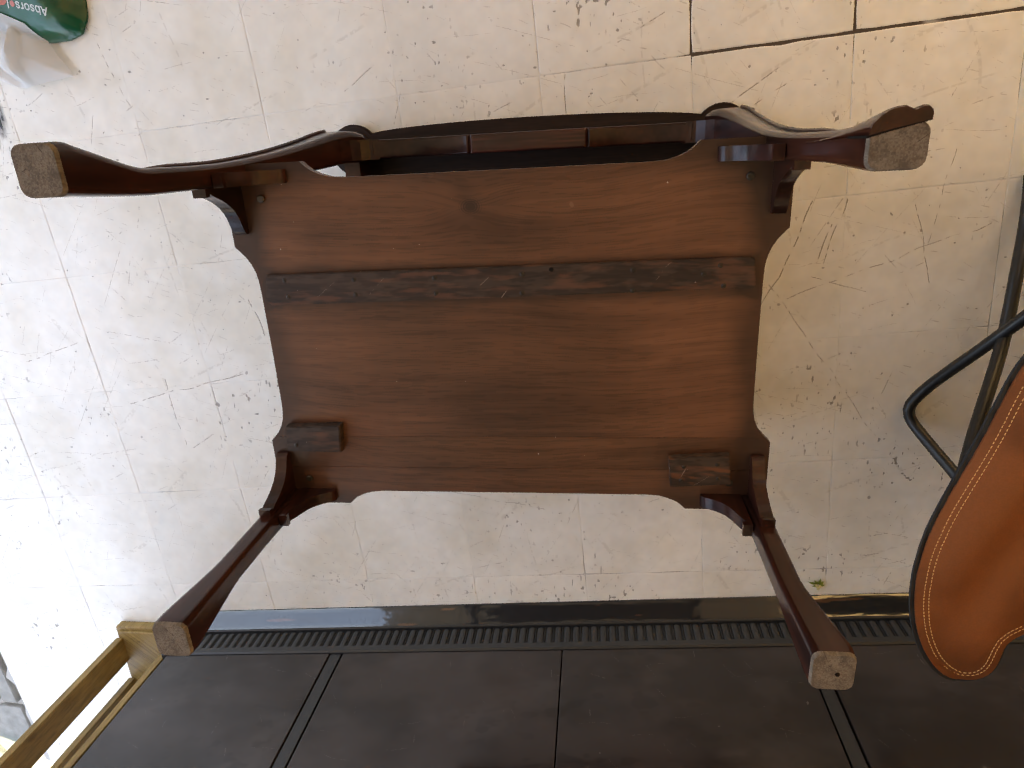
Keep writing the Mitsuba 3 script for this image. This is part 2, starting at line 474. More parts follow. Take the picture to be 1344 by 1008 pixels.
bed = extrude(Polygon([from_grid(*q) for q in ((-1.752, -2.4), (2.35, -2.4), (2.35, 2.0), (-1.752, 2.0))]), -.12, -.0008)
floor = add('floor', bed, 'joint_fill', kind='structure', label='white painted tile floor, scratched and chipped, under the upturned table')
far = [sbox(1.37, -2.4, 2.35, 2.0), sbox(-1.752, .66, 1.37, 2.0)]
rest = cat(*[extrude(affinity.rotate(b, 3.7, origin=(0, 0)), -.0007, 0.0) for b in far])
add('outer_sheet', rest, 'plain_floor', floor)


def tile_mesh(u0, u1, v0, v1, gap4, seed, dz, tilt):
    """One floor tile: wavering edges, an eased upper arris, a tilt of fractions of a millimetre."""
    r = np.random.default_rng(seed)
    gu0, gu1, gv0, gv1 = gap4
    a, b, c, d = u0 + gu0, u1 - gu1, v0 + gv0, v1 - gv1
    k = 9
    t = np.linspace(0, 1, k, endpoint=False)
    e = np.vstack([np.c_[a + (b - a) * t, np.full(k, c)], np.c_[np.full(k, b), c + (d - c) * t], np.c_[b - (b - a) * t, np.full(k, d)], np.c_[np.full(k, a), d - (d - c) * t]])
    ctr = np.array([(a + b) / 2, (c + d) / 2])
    j = r.normal(0, .00035, len(e))
    for _ in range(r.integers(0, 3)):                      # a nick out of the edge
        i = r.integers(0, len(e)); j[i] -= r.uniform(.0008, .0022)
    dirn = ctr - e; dirn /= np.linalg.norm(dirn, axis=1, keepdims=True)
    e = e - dirn * j[:, None]
    for ci in (0, k, 2 * k, 3 * k):                        # corners a little round
        e[ci] += dirn[ci] * r.uniform(.0006, .0018)
    ew = .0016 if max(gap4) > .001 else .0011
    inn = e + dirn * ew
    z = lambda q: dz + tilt[0] * (q[:, 0] - ctr[0]) + tilt[1] * (q[:, 1] - ctr[1])
    def w(q, zz): return np.c_[q[:, 0] * CA - q[:, 1] * SA, q[:, 0] * SA + q[:, 1] * CA, zz]
    return loft([w(e, np.full(len(e), -.0022)), w(e, z(e) - (.0010 if ew > .0012 else .00035)), w(inn, z(inn))], cap0=False)


for i in range(-8, 5):
    for j in range(-8, 2):
        u0, v0 = G0U + TS * i, G0V + TS * j
        if u0 > 1.36 or v0 > .64: continue
        u1, v1 = min(u0 + TS, 1.368), min(v0 + TS, .658)
        u0 = max(u0, -1.75)
        if u1 - u0 < .02: continue

        def gap(kind, line, other):
            r = np.random.default_rng(abs(hash((kind, line, other))) % 100000 if False else (kind * 7919 + (line + 50) * 101 + (other + 50)) % 99991)
            g = r.choice([.00012, .0003, .0006], p=[.4, .35, .25])
            if kind == 0 and line >= 0 and other >= 0 and line <= 2: g = .0012 if line == 0 else .0016
            if kind == 1 and line >= 0 and other >= 0: g = .0022
            return g
        r = np.random.default_rng((i + 20) * 100 + j + 40)
        add('tile', tile_mesh(u0, u1, v0, v1, (gap(0, i, j), gap(0, i + 1, j), gap(1, j, i), gap(1, j + 1, i)), (i + 20) * 37 + j + 11,
                              r.uniform(-.0003, .0003), r.uniform(-.0016, .0016, 2)), 'floor_paint', floor, smooth=False)

# crazy paving outside the floor's left edge
pave = add('paving', extrude(sbox(-7, -6, -1.70, 5), -.16, -.032), 'mortar', kind='structure', label='crazy paving of irregular grey stones beyond the edge of the white floor')
edge_pts = [(-1.60, 2.0), (-1.60, -2.4)]
lip = []
r = np.random.default_rng(3)
for y in np.arange(-2.3, .8, .045):
    lip.append((-1.752 * CA - y * SA - r.uniform(.0, .035), y))
lip = Polygon(lip + [(-1.69, .8), (-1.60, -2.3)][:0] + [(-1.755 * CA - .8 * SA + .004, .8), (-1.752 * CA + 2.3 * SA + .004, -2.3)]).buffer(0)
if lip.geom_type != 'Polygon': lip = max(lip.geoms, key=lambda g: g.area)
add('edge_mortar', slab(lip, -.05, -.004, .002), 'mortar', floor)
seeds = []
while len(seeds) < 90:
    q = np.array([r.uniform(-2.7, -1.66), r.uniform(-2.6, .4)])
    if all(np.linalg.norm((q - s) * [1, .8]) > .10 for s in seeds): seeds.append(q)
seeds = np.array(seeds)
from scipy.spatial import Voronoi
vor = Voronoi(np.vstack([seeds, seeds * [1, -1] + [0, 1.4], seeds * [1, -1] + [0, -5.6], [[-4, -1], [-.7, -1], [-.7, 0], [-.7, -2], [-4, 0], [-4, -2]]]))
for q in range(len(seeds)):
    reg = vor.regions[vor.point_region[q]]
    if -1 in reg or not reg: continue
    pg = Polygon(vor.vertices[reg]).intersection(Polygon([(-2.8, -2.6), (-1.752 * CA + 2.6 * SA - .045, -2.6), (-1.752 * CA - .4 * SA - .045, .4), (-2.8, .4)]))
    pg = pg.buffer(-.013).buffer(.005)
    if pg.is_empty or pg.geom_type != 'Polygon' or pg.area < .0008: continue
    add('stone', slab(pg.simplify(.002), -.040, -.020 + r.uniform(-.004, .004), .003), 'stone', pave)

roof = add('veranda_roof', cat(*[trimesh.creation.box(bounds=b) for b in ([[-2.5, -1.9, 2.55], [2.4, 2.2, 2.67]],)]), 'roof_boards', kind='structure', label='pale timber roof over the veranda, above the picture')
wall_a = add('side_wall', trimesh.creation.box(bounds=[[1.46, -1.9, -.1], [1.62, 1.2, 2.548]]), 'ochre_wall', kind='structure', label='ochre side wall right of the picture')
wall_b = add('rear_wall', trimesh.creation.box(bounds=[[-1.55, 1.02, -.1], [.74, 1.2, 2.548]]), 'tan_wall', kind='structure', label='tan wall behind the photographer, ending at a wide doorway')
wall_d = add('garden_wall', trimesh.creation.box(bounds=[[-.6, 3.0, -.15], [4.2, 3.2, 2.5]]), 'ochre_wall', kind='structure', label='sunlit ochre garden wall beyond the doorway')
yard = add('yard', extrude(sbox(-1.5, 2.16, 4.2, 2.998), -.16, -.01), 'plain_floor', kind='structure', label='strip of paved yard in front of the garden wall')
wall_c = add('far_wall', trimesh.creation.box(bounds=[[-1.1, -1.9, -.1], [1.458, -1.74, 2.548]]), 'ceiling_paint', kind='structure', label='pale wall behind the black cabinet')

# ------------------------------------------------------------------ the table: upside down, its top on the floor and its legs in the air
TC = np.array([-.1313, -.26])      # table centre
TOPX = .016                        # the top sits a little to the right of the shelf (the frame has racked)
ZS = .405                          # the shelf's underside, facing up
tb = thing('tea_table', 'dark mahogany two tier tea table turned upside down on the white floor, legs pointing up', 'table')


def moved(m, dx=0.0, dy=0.0, dz=0.0):
    m.apply_translation([TC[0] + dx, TC[1] + dy, dz]); return m


# shelf: one side's quarter outline is the same at all four corners
q = [(0, .2368), (.205, .2370), (.222, .2385), (.236, .2425), (.248, .2480), (.2555, .2540), (.2615, .2600), (.345, .2600), (.3755, .2300), (.3755, .1500),
     (.369, .1435), (.3615, .1350), (.3555, .1250), (.3512, .1140), (.3490, .1010), (.3482, .085), (.3478, 0)]
q1 = [(x, y) for x, y in q]
outline = q1 + [(x, -y) for x, y in q1[::-1][1:]] + [(-x, -y) for x, y in q1[1:]] + [(-x, y) for x, y in q1[::-1][1:-1]]
shelf = Polygon(outline)
sh = tb + '__shelf'
cuts = [(-.1425, .4), (-.1947, -.14265), (-.4, -.19485)]
bow = lambda a, b, n=12: [(x, a + b * math.sin(x * 9) * .0) for x in np.linspace(-.5, .5, n)]
labels[sh] = {'label': 'flat wooden shelf with hollow cut corners, underside showing'}
for k, (a, b) in enumerate(cuts):
    pl = shelf.intersection(sbox(-.5, a, .5, b))
    m = slab(pl, ZS - .016 + (.0002 * k), ZS - (0, .0002, .0001)[k], .0005)
    add('plank', moved(m), 'shelf_wood', sh)

# batten and blocks screwed across the shelf
bt = Polygon([(-.3325, .1108), (-.2, .1118), (0, .1128), (.2, .1146), (.327, .1153), (.3345, .1128), (.3375, .0742), (.2, .0732), (0, .0702), (-.2, .0682), (-.331, .0668), (-.3405, .0730)])
bat = add('batten', moved(slab(bt, ZS, ZS + .0085, .0018)), 'batten_wood', tb, label='long worn batten screwed across the shelf underside')


def screw(x, y, z, parent, r=.0034, ang=.4, tilt=0.0):
    head = trimesh.creation.revolve(np.array([[0, -.002], [r, -.002], [r, .0003], [r * .86, .0009], [r * .5, .0013], [0, .0014]]), sections=16)
    slot = trimesh.creation.box(extents=[r * 2.3, r * .34, .0016])
    slot.apply_translation([0, 0, .0012])
    a = m3.Manifold(m3.Mesh(np.array(head.vertices, np.float32), np.array(head.faces, np.uint32)))
    b = m3.Manifold(m3.Mesh(np.array(slot.vertices, np.float32), np.array(slot.faces, np.uint32)))
    d = a - b
    mm = d.to_mesh() if d.num_tri() > 10 else None
    m = trimesh.Trimesh(mm.vert_properties[:, :3], mm.tri_verts, process=False) if mm else head
    m.apply_transform(trimesh.transformations.rotation_matrix(ang, [0, 0, 1]))
    m.apply_transform(trimesh.transformations.rotation_matrix(tilt, [1, .4, 0]))
    m.apply_translation([TC[0] + x, TC[1] + y, z])
    return add('screw', m, 'steel' if r > .004 else 'screw_dark', parent)


scene['screw_dark'] = P(base_color=(.030, .023, .018), roughness=.45, metallic=.4)
for k, (x, y) in enumerate([(-.3062, .1029), (-.2038, .101), (-.0888, .1003), (-.3043, .0789), (-.2043, .0799), (-.0885, .079), (.0324, .1018), (.1795, .103),
                            (.2707, .0944), (.2914, .1057), (.0312, .0763), (.1798, .0758), (.2968, .0789)]):
    screw(x, y, ZS + .0082, bat, .0034, 2.4 * k)
hole = trimesh.creation.cylinder(.0030, .0008, sections=14)
add('nail_hole', moved(hole, .0721, .107, ZS + .0088), 'dark_gap', bat)
bl = Polygon([(-.3402, -.1197), (-.2535, -.1171), (-.2575, -.1629), (-.3452, -.1609)])
blk = add('corner_block', moved(slab(bl, ZS, ZS + .016, .0022)), 'block_wood', tb, label='thick dark glue block with pale scuffs')
screw(-.328, -.150, ZS + .0162, blk, .0032, 1.0)
br = Polygon([(.2339, -.1694), (.3185, -.1640), (.3226, -.2114), (.2375, -.2170)])
blk2 = add('corner_block', moved(slab(br, ZS, ZS + .013, .0018)), 'block_wood', tb, label='reddish worn block with split orange grain')
for k, (x, y) in enumerate([(.255, -.183), (.302, -.179), (.252, -.205), (.304, -.201)]): screw(x, y, ZS + .0131, blk2, .0030, 1.7 * k + .5)

# legs. sx, sy: which corner; outer faces flare towards the foot and towards the knee
LEG = [  # z, inner x, outer x, inner y, outer y, corner radius
    (.060, .300, .352, .250, .302, .010), (.085, .302, .356, .252, .305, .011), (.110, .308, .361, .252, .306, .011), (.145, .317, .367, .249, .301, .010),
    (.190, .3255, .3690, .2450, .2925, .009), (.250, .3320, .3700, .2405, .2830, .008), (.320, .3360, .3700, .2370, .2740, .0075), (.400, .3385, .3700, .2348, .2665, .0070),
    (.470, .3415, .3700, .2335, .2625, .0065), (.540, .3420, .3700, .2335, .2615, .0065), (.600, .3420, .3700, .2335, .2615, .0065), (.680, .3430, .3790, .2320, .2705, .0075),
    (.722, .3450, .3855, .2318, .2745, .0090), (.7295, .3472, .3838, .2338, .2733, .0085)]
FEET = {(-1, 1): (.3390, .3838, .2405, .2868), (1, 1): (.3365, .3812, .2300, .2655), (1, -1): (.3455, .3890, .2322, .2780), (-1, -1): (.3375, .3808, .2310, .2772)}   # inner x, outer x, inner y, outer y


def leg_rings(sx, sy, k=5):
    L = np.array(LEG)
    z = np.unique(np.r_[np.linspace(.06, .58, 40), np.linspace(.59, .722, 22), [.725, .7280, .7295]])
    from scipy.interpolate import PchipInterpolator
    cols = PchipInterpolator(L[:, 0], L[:, 1:])(z)
    rings = []
    for zz, (xi, xo, yi, yo, rr) in zip(z, cols):
        off = TOPX * np.clip((ZS - .02 - zz) / .30, 0, 1)
        gi = np.clip((zz - .60) / .115, 0, 1) ** 1.2
        go = np.clip((zz - .600) / .110, 0, 1)
        go = go ** 1.6 * (1.6 - .6 * go) + .04 * np.exp(-((zz - .714) / .010) ** 2)
        if zz > .58:
            F = FEET[(sx, sy)]
            b0 = dict(xi=.3420, xo=.3700, yi=.2335, yo=.2615)
            e = .0014 if zz > .729 else (.0006 if zz > .7275 else 0)
            xi, xo, yi, yo = b0['xi'] + (F[0] - b0['xi']) * gi + e, b0['xo'] + (F[1] - b0['xo']) * go - e, b0['yi'] + (F[2] - b0['yi']) * gi + e, b0['yo'] + (F[3] - b0['yo']) * go - e
        xs = sorted((sx * xi + off, sx * xo + off))
        ys = sorted((sy * yi, sy * yo))
        rings.append(ring(sum(xs) / 2 + TC[0], sum(ys) / 2 + TC[1], (xs[1] - xs[0]) / 2, (ys[1] - ys[0]) / 2, rr, zz, k))
    return rings


for sx, sy, note in ((-1, 1, None), (1, 1, 'leg with a split running through its foot'), (1, -1, None), (-1, -1, None)):
    rg = leg_rings(sx, sy)
    leg = add('leg', loft(rg[:-2]), 'lacquer', tb, smooth=50, label=note)
    add('foot_end', loft(rg[-3:], cap0=False), 'foot_wood', leg, smooth=False)
    c = rg[-1].mean(0)
    if (sx, sy) == (1, -1):
        add('nail_hole', trimesh.creation.cylinder(.0024, .0006, sections=12, transform=trimesh.transformations.translation_matrix([c[0] + .004, c[1] - .002, .7297])), 'dark_gap', leg)
    if (sx, sy) == (1, 1):
        # the split: a dark crack and the loose cheek of wood above it
        ck = Polygon([(-.0240, .0068), (-.0100, .0106), (.0210, .0176), (.0211, .0187), (-.0100, .0121), (-.0240, .0086)])
        add('crack', moved(extrude(ck, .690, .7303), c[0] - TC[0], c[1] - TC[1]), 'dark_gap', leg)
        top = np.array([(-.0230, .0088), (-.010, .0122), (.0207, .0189), (.0214, .0222), (.0205, .0258), (.0180, .0282), (.0145, .0286), (.0110, .0266), (.0080, .0262), (.0050, .0275), (.0020, .0290), (-.003, .0286), (-.0085, .0272), (-.0145, .0236), (-.0205, .0175)])
        lev = []
        for zz, f in ((.555, 0), (.580, .05), (.605, .14), (.630, .28), (.655, .46), (.680, .66), (.703, .84), (.718, .95), (.7270, 1.0), (.7306, .96)):
            yy = .0145 + (top[:, 1] - .0145) * f - .010 * (1 - f)
            lev.append(np.c_[c[0] + top[:, 0] * (.80 + .20 * f) - .004 * (1 - f), c[1] + yy, np.full(len(top), zz)])
        add('loose_cheek', loft(lev), 'lacquer', leg, smooth=45, label='broken cheek of the foot, standing off along the split')
    # beading along the leg's outer corner below the shelf
    bead = np.array([r_[np.argmax((r_[:, 0] - TC[0]) * sx * .15 + (r_[:, 1] - TC[1]) * sy)] for r_ in rg if .10 < r_[0, 2] < .60])
    tt = np.linspace(0, 1, len(bead))
    bead[:, 1] += sy * (.0012 - .006 * np.clip((tt - .85) / .15, 0, 1) ** 1.5)
    add('bead', tube(bead, .0026, 8), 'lacquer', leg, smooth=True)
    # knee scroll on the outer side at the top
    kc = np.array([TC[0] + TOPX + sx * .352, TC[1] + sy * .300])
    th = np.linspace(0, 1.75 * 2 * np.pi, 40)
    rad = .0125 * (1 - .52 * th / th[-1])
    sc = np.c_[kc[0] + sx * (.002 - rad * np.cos(th)), np.full(40, kc[1]), .118 + rad * np.sin(th)]
    add('scroll', tube(sc, .0042, 8), 'lacquer', leg, smooth=True)
    # wing of the knee running into the apron
    wp = Polygon([(0, .022), (0, .140), (.010, .116), (.022, .100), (.036, .092), (.052, .0885), (.052, .022)])
    m = extrude(wp, 0, .034)
    v = m.vertices.copy()
    m.vertices = np.c_[-sx * (.318 - v[:, 0]) * -1 + TOPX, sy * (.256 + v[:, 2]), v[:, 1]]
    m.fix_normals()
    add('knee_wing', moved(m), 'lacquer', leg)

# brackets: two curved ones from each leg to the shelf
def bracket_profile(s, h):
    cv = spline([(s, .0), (s + .0022, .0040), (s - .0005, .0100), (s - .0085, .0150), (s * .70, .0200), (s * .52, .0290), (s * .37, .0430), (s * .26, .0590), (s * .175, h - .0140), (s * .13, h - .0095)], 30)
    return Polygon([(0, 0)] + [tuple(c) for c in cv] + [(.0125, h - .0075), (.0130, h + .0005), (0, h + .0005)])


for sx, sy in ((-1, 1), (1, 1), (1, -1), (-1, -1)):
    pr = bracket_profile(.066, .088)
    m = extrude(pr, -.0088, .0088)                        # runs along y
    v = m.vertices.copy()
    m.vertices = np.c_[sx * .3585 + v[:, 2], sy * (.236 - v[:, 0]), ZS - .0005 + v[:, 1]]
    m.fix_normals(); add('bracket', moved(m), 'lacquer', tb, smooth=30)
    pr = bracket_profile(.056, .084)
    m = extrude(pr, -.0088, .0088)                        # runs along x
    v = m.vertices.copy()
    m.vertices = np.c_[sx * (.340 - v[:, 0]), sy * .2425 + v[:, 2], ZS - .0005 + v[:, 1]]
    m.fix_normals(); add('bracket', moved(m), 'lacquer', tb, smooth=30)
for k, (x, y) in enumerate([(-.3225, -.2143), (.3225, -.2143), (.3225, .2143), (-.3225, .2143)]):
    screw(x, y, ZS + .004, tb, .0052, .7 + k, .25)

# top and apron
arc = [(x, .2985 + .0165 * (1 - (x / .31) ** 2) ** .5 if abs(x) < .31 else .2985) for x in np.linspace(-.30, .30, 31)]
side = [(.352 + .012 * (1 - (y / .25) ** 2), y) for y in np.linspace(.24, -.24, 17)]
core = Polygon(arc + side + [(x, -y) for x, y in arc[::-1]] + [(-x, -y) for x, y in side]).buffer(0)
for sx in (-1, 1):
    for sy in (-1, 1):
        core = core.union(Point(sx * .337, sy * .274).buffer(.0455, 16))
core = affinity.translate(core, TOPX, 0)
add('table_top', moved(cat(extrude(core.buffer(-.004), .0010, .004), extrude(core, .004, .015), extrude(core.buffer(-.0025), .0149, .0195), extrude(core.buffer(-.010), .0194, .0225))), 'raw_underside', tb, label='moulded table top with round lobed corners lying on the floor')


def apron_h(x):
    x = abs(x)
    if x < .1010: return .0945 - .0015 * (x / .098) ** 2 - .0035 * math.exp(-((x - .1015) / .0018) ** 2)
    if x < .277: return .0915 - .0045 * math.exp(-((x - .1022) / .0022) ** 2) - .013 * math.sin(math.pi * min(max((x - .104) / .172, 0), 1)) ** .8
    return .0875 - .006 * math.exp(-((x - .280) / .003) ** 2)


def apron_mesh(x0, x1, sy):
    xs = np.array([x for x in np.unique(np.round(np.r_[np.linspace(-.31, .31, 125), np.linspace(.095, .116, 22), -np.linspace(.095, .116, 22), np.linspace(.268, .288, 16), -np.linspace(.268, .288, 16), x0, x1], 5)) if x0 <= x <= x1])
    rings = []
    for x in xs:
        h = apron_h(x)
        sec = [(0, .0226), (0, h - .003), (.0009, h - .0009), (.003, h), (.0275, h), (.0298, h - .0007), (.0311, h - .0019), (.0317, h - .0042), (.0317, .0226)]
        rings.append(np.array([[x + TOPX, sy * (.2575 + y), z] for y, z in sec]))
    m = loft(rings)
    m.fix_normals()
    return m


for sy in (-1, 1):
    for x0, x1 in ((-.31, -.1017), (.1017, .31)):
        add('apron', moved(apron_mesh(x0, x1, sy)), 'lacquer', tb, smooth=40)
    add('apron_centre', moved(apron_mesh(-.1013, .1013, sy)), 'lacquer_red', tb, smooth=40, label='redder middle block of the shaped apron')
for sx in (-1, 1):
    m = trimesh.creation.box(bounds=[[-.014, -.262, .0225], [.014, .262, .082]])
    add('apron', moved(m, sx * .322 + TOPX), 'lacquer', tb)

# ------------------------------------------------------------------ the black panelled cabinet along the floor's far side
TH = math.radians(4.3)
E_, N_ = np.array([math.cos(TH), math.sin(TH)]), np.array([-math.sin(TH), math.cos(TH)])
C0 = np.array([-.97, -1.083])
cb = thing('black_cabinet', 'long black panelled cabinet with a ribbed base band and glossy plinth behind the table', 'cabinet')


def cab(m):
    """From cabinet axes (s along the front, b behind the floor line, z) to the world."""
    v = np.array(m.vertices)
    xy = C0 + v[:, :1] * E_ - v[:, 1:2] * N_
    m.vertices = np.c_[xy, v[:, 2]]
    m.fix_normals()
    return m


def cab_profile(pts, s0, s1, n=2):
    """A moulding of the section pts (b, z) running along the front."""
    rings = [np.array([[s, b, z] for b, z in pts]) for s in np.linspace(s0, s1, n)]
    return cab(loft(rings))


S0, S1 = -.098, 2.45
add('plinth', cab_profile([(.0, .001), (-.001, .004), (.0005, .0075), (.006, .014), (.0135, .0225), (.022, .0325), (.0275, .0395), (.0285, .0425), (.2, .0425), (.2, .001)], S0, S1, 60), 'black_plinth', cb, smooth=40, label='glossy sloping black plinth at the foot of the cabinet')
add('bead', cab_profile([(.0265, .0428), (.0245, .0445), (.0248, .0468), (.0275, .0480), (.034, .0480), (.034, .0428)], S0, S1, 60), 'black_rib', cb)
add('band_ground', cab_profile([(.0345, .0482), (.0345, .1035), (.2, .1035), (.2, .0482)], S0, S1), 'black_rib', cb)
add('band_fillet', cab_profile([(.0290, .1038), (.0285, .1190), (.0330, .1215), (.2, .1215), (.2, .1038)], S0, S1), 'black_rib', cb)
rib = []
pitch = .0206
prof = [(-.0074, .0352), (-.0072, .0325), (-.0060, .0304), (-.0025, .0295), (.0025, .0295), (.0060, .0304), (.0072, .0325), (.0074, .0352)]
for k in range(int((1.95 - S0) / pitch)):
    s = S0 + .008 + k * pitch
    lo = [np.array([[s + a * f, b + d, z] for a, b in prof]) for z, f, d in ((.0495, .35, .004), (.0505, .72, .0018), (.0530, .95, .0005), (.0560, 1, 0), (.0985, 1, 0), (.1032, 1, 0.0006))]
    thin = [np.array([[s + .0103 + a, b, z] for a, b in ((-.0016, .0350), (-.0013, .0318), (0, .0306), (.0013, .0318), (.0016, .0350))]) for z in (.0500, .1034)]
    add('rib', cab(cat(loft(lo), loft(thin))), 'black_rib', cb, smooth=40)


def cab_box(s0, s1, b0, b1, z0, z1, r=.0012):
    m = rbox(s1 - s0, b1 - b0, z1 - z0, r)
    m.apply_translation([(s0 + s1) / 2, (b0 + b1) / 2, (z0 + z1) / 2])
    return cab(m)


HT = 1.02
LAY = [('panel', -.084, .3400), ('stile', .3425, .3690), ('panel', .3750, .8885), ('panel', .8910, 1.3940), ('stile', 1.3980, 1.4225), ('panel', 1.4265, 2.03), ('panel', 2.033, 2.44)]
add('backing', cab_box(-.078, 2.44, .046, .19, .124, HT), 'dark_gap', cb)
for nm, a, b in LAY:
    o = .034 if nm == 'panel' else .0365
    add(nm, cab_box(a, b, o, .0458, .1222, HT), 'black_gloss' if nm == 'panel' else 'black_rib', cb)
add('cornice', cab_box(-.09, 2.45, .030, .20, HT + .0005, HT + .035), 'black_gloss', cb)

# ------------------------------------------------------------------ the open pine frame at the cabinet's left end
pf = thing('pine_frame', 'open frame of yellow pine slats standing at the left end of the black cabinet', 'wooden frame')


def wbox(b0, b1, r=.002, rot=0.0):
    b0, b1 = np.array(b0, float), np.array(b1, float)
    m = rbox(*(b1 - b0), r)
    m.apply_translation((b0 + b1) / 2)
    return m


add('base_board', cat(wbox([-1.262, -1.375, .002], [-1.075, -1.128, .026]), wbox([-1.255, -1.366, .0255], [-1.075, -1.138, .0335])), 'pine', pf, label='thick pine base board with an eased front edge')
add('slat', wbox([-1.262, -1.229, .033], [-1.2435, -1.157, 1.30]), 'pine', pf)
add('slat', wbox([-1.262, -1.375, .033], [-1.2435, -1.290, 1.30]), 'pine', pf)
add('corner_batten', wbox([-1.083, -1.185, .034], [-1.066, -1.135, 1.02]), 'pine', pf)
add('rear_post', wbox([-1.16, -1.375, .034], [-1.12, -1.335, 1.30]), 'pine', pf)
add('top_rail', wbox([-1.262, -1.375, 1.3005], [-1.06, -1.145, 1.33]), 'pine', pf)

# ------------------------------------------------------------------ butterfly chair at the right edge
ch = thing('butterfly_chair', 'butterfly chair with a tan stitched leather sling on a bent black iron frame', 'chair')
LZ = .42
left = [(1400, 300), ]
lp = np.array([[.66, .02], [.61, -.14], [.575, -.225], [.543, -.293], [.519, -.378], [.491, -.470], [.471, -.544], [.464, -.622], [.472, -.690], [.491, -.746], [.523, -.790], [.553, -.803], [.578, -.791],
               [.590, -.765], [.600, -.719], [.624, -.703], [.70, -.69], [.85, -.70], [1.0, -.735], [1.12, -.80], [1.20, -.79], [1.235, -.72], [1.23, -.60], [1.20, -.42], [1.22, -.2], [1.20, .05], [1.05, .12], [.82, .10]])
lp = spline(np.vstack([lp, lp[:1]]), 260)[:-1]
sling = Polygon(lp)
ridge = LineString([(.61, -.14), (.543, -.293), (.491, -.470), (.471, -.544), (.464, -.622), (.472, -.690), (.491, -.746), (.553, -.803)])


def sling_z(p):
    """A soft hump inside the stitched edge, then a hollow towards the seat."""
    import shapely
    d = shapely.distance(ridge, shapely.points(p[:, 0], p[:, 1]))
    hump = .020 * np.sin(np.clip(d / .085, 0, 1) * np.pi * .62) / math.sin(math.pi * .5)
    tip = np.clip((-.60 - p[:, 1]) / .2, 0, 1)
    hollow = .10 * np.clip((p[:, 0] - .56) / .36, 0, 1) ** 1.5 * np.clip((1.24 - p[:, 0]) / .3, 0, 1)
    trough = .011 * np.exp(-(((p[:, 0] - .60) * .80 - (p[:, 1] + .52) * .42) / .035) ** 2) * np.clip(d / .07, 0, 1)
    return LZ + hump * (1 - .2 * tip) - hollow - trough + .05 * np.clip((p[:, 1] + .30) / .4, 0, 1)


lea = add('leather_sling', sheet(sling, sling_z, .011, .0028), 'leather', ch, smooth=40, label='tan leather sling with a double row of pale stitching')
back = sling.buffer(.0060).simplify(.0004)
add('sling_backing', sheet(back, lambda p: sling_z(p) - .0050, .011, .0045), 'leather_back', ch, smooth=40, label='black backing of the leather, showing as a dark rim')
st = []
for off in (.0105, .0165):
    e = sling.buffer(-off).exterior
    L = e.length
    n = int(L / .0062)
    for k in range(n):
        a, b = np.array(e.interpolate(k / n * L).coords[0]), np.array(e.interpolate((k + .62) / n * L).coords[0])
        za, zb = sling_z(np.array([a, b]))
        d = b - a; L2 = np.linalg.norm(d)
        m = rbox(L2, .0013, .0010, .0004, 4)
        R4 = trimesh.transformations.rotation_matrix(math.atan2(d[1], d[0]), [0, 0, 1])
        pitch_ = trimesh.transformations.rotation_matrix(-math.atan2(zb - za, L2), [0, 1, 0])
        m.apply_transform(R4 @ pitch_)
        m.apply_translation([*(a + b) / 2, (za + zb) / 2 + .0003])
        st.append(m)
add('stitching', cat(*st), 'thread', ch, kind='stuff', label='double row of pale orange thread')
RR = .0106
rods = [spline([(.862, .068, .405), (.781, -.117, .275), (.70, -.303, .145), (.660, -.394, .081), (.632, -.459, .034), (.618, -.493, .0155), (.609, -.515, .0126), (.612, -.535, .0140), (.622, -.553, .026), (.640, -.580, .065), (.664, -.615, .13), (.715, -.69, .27), (.77, -.765, .395)], 90),
        spline([(.742, -.085, .0128), (.729, -.184, .05), (.710, -.262, .085), (.690, -.340, .120), (.644, -.423, .185), (.597, -.507, .25), (.562, -.585, .32), (.552, -.625, .37)], 40),
        spline([(.742, -.085, .0128), (.752, -.068, .0126), (.77, -.078, .03), (.84, -.22, .25), (.95, -.40, .40)], 24),
        spline([(1.25, -.52, .0128), (1.10, -.62, .16), (.95, -.72, .33), (.86, -.76, .41)], 20),
        spline([(1.25, -.52, .0128), (1.12, -.40, .20), (.98, -.28, .37)], 20)]
for rp in rods:
    add('frame_rod', tube(rp, RR, 14), 'iron', ch, smooth=True)

# ------------------------------------------------------------------ bags at the left edge of the floor
gb = thing('green_bag', 'shiny green plastic bag printed in white, lying on the floor in the corner', 'bag')
gp = Polygon([(-.938, .52), (-.936, .40), (-.940, .298), (-.944, .268), (-.958, .247), (-.985, .238), (-1.03, .236), (-1.10, .245), (-1.2, .26), (-1.29, .30), (-1.31, .52)])


def green_z(p):
    import shapely
    d = shapely.distance(gp.exterior, shapely.points(p[:, 0], p[:, 1]))
    q3 = np.c_[p * 16, np.zeros(len(p))]
    wr = meshkit.fbm(q3, 3, seed=2) - .5
    crease = np.abs(meshkit.fbm(np.c_[p * 30, np.zeros(len(p))], 2, seed=9) - .5)
    return .006 + .046 * (1 - np.exp(-d / .020)) + .018 * wr * np.exp(-d / .05) - .018 * crease * np.exp(-d / .03) * np.clip(d / .006, 0, 1)


add('pouch', sheet(gp, green_z, .006, .004), 'green_plastic', gb, smooth=True)


def print_on(m, zf, lift):
    for _ in range(2): m = m.subdivide()
    v = np.array(m.vertices)
    v[:, 2] = zf(v[:, :2]) + lift
    m.vertices = v
    return m


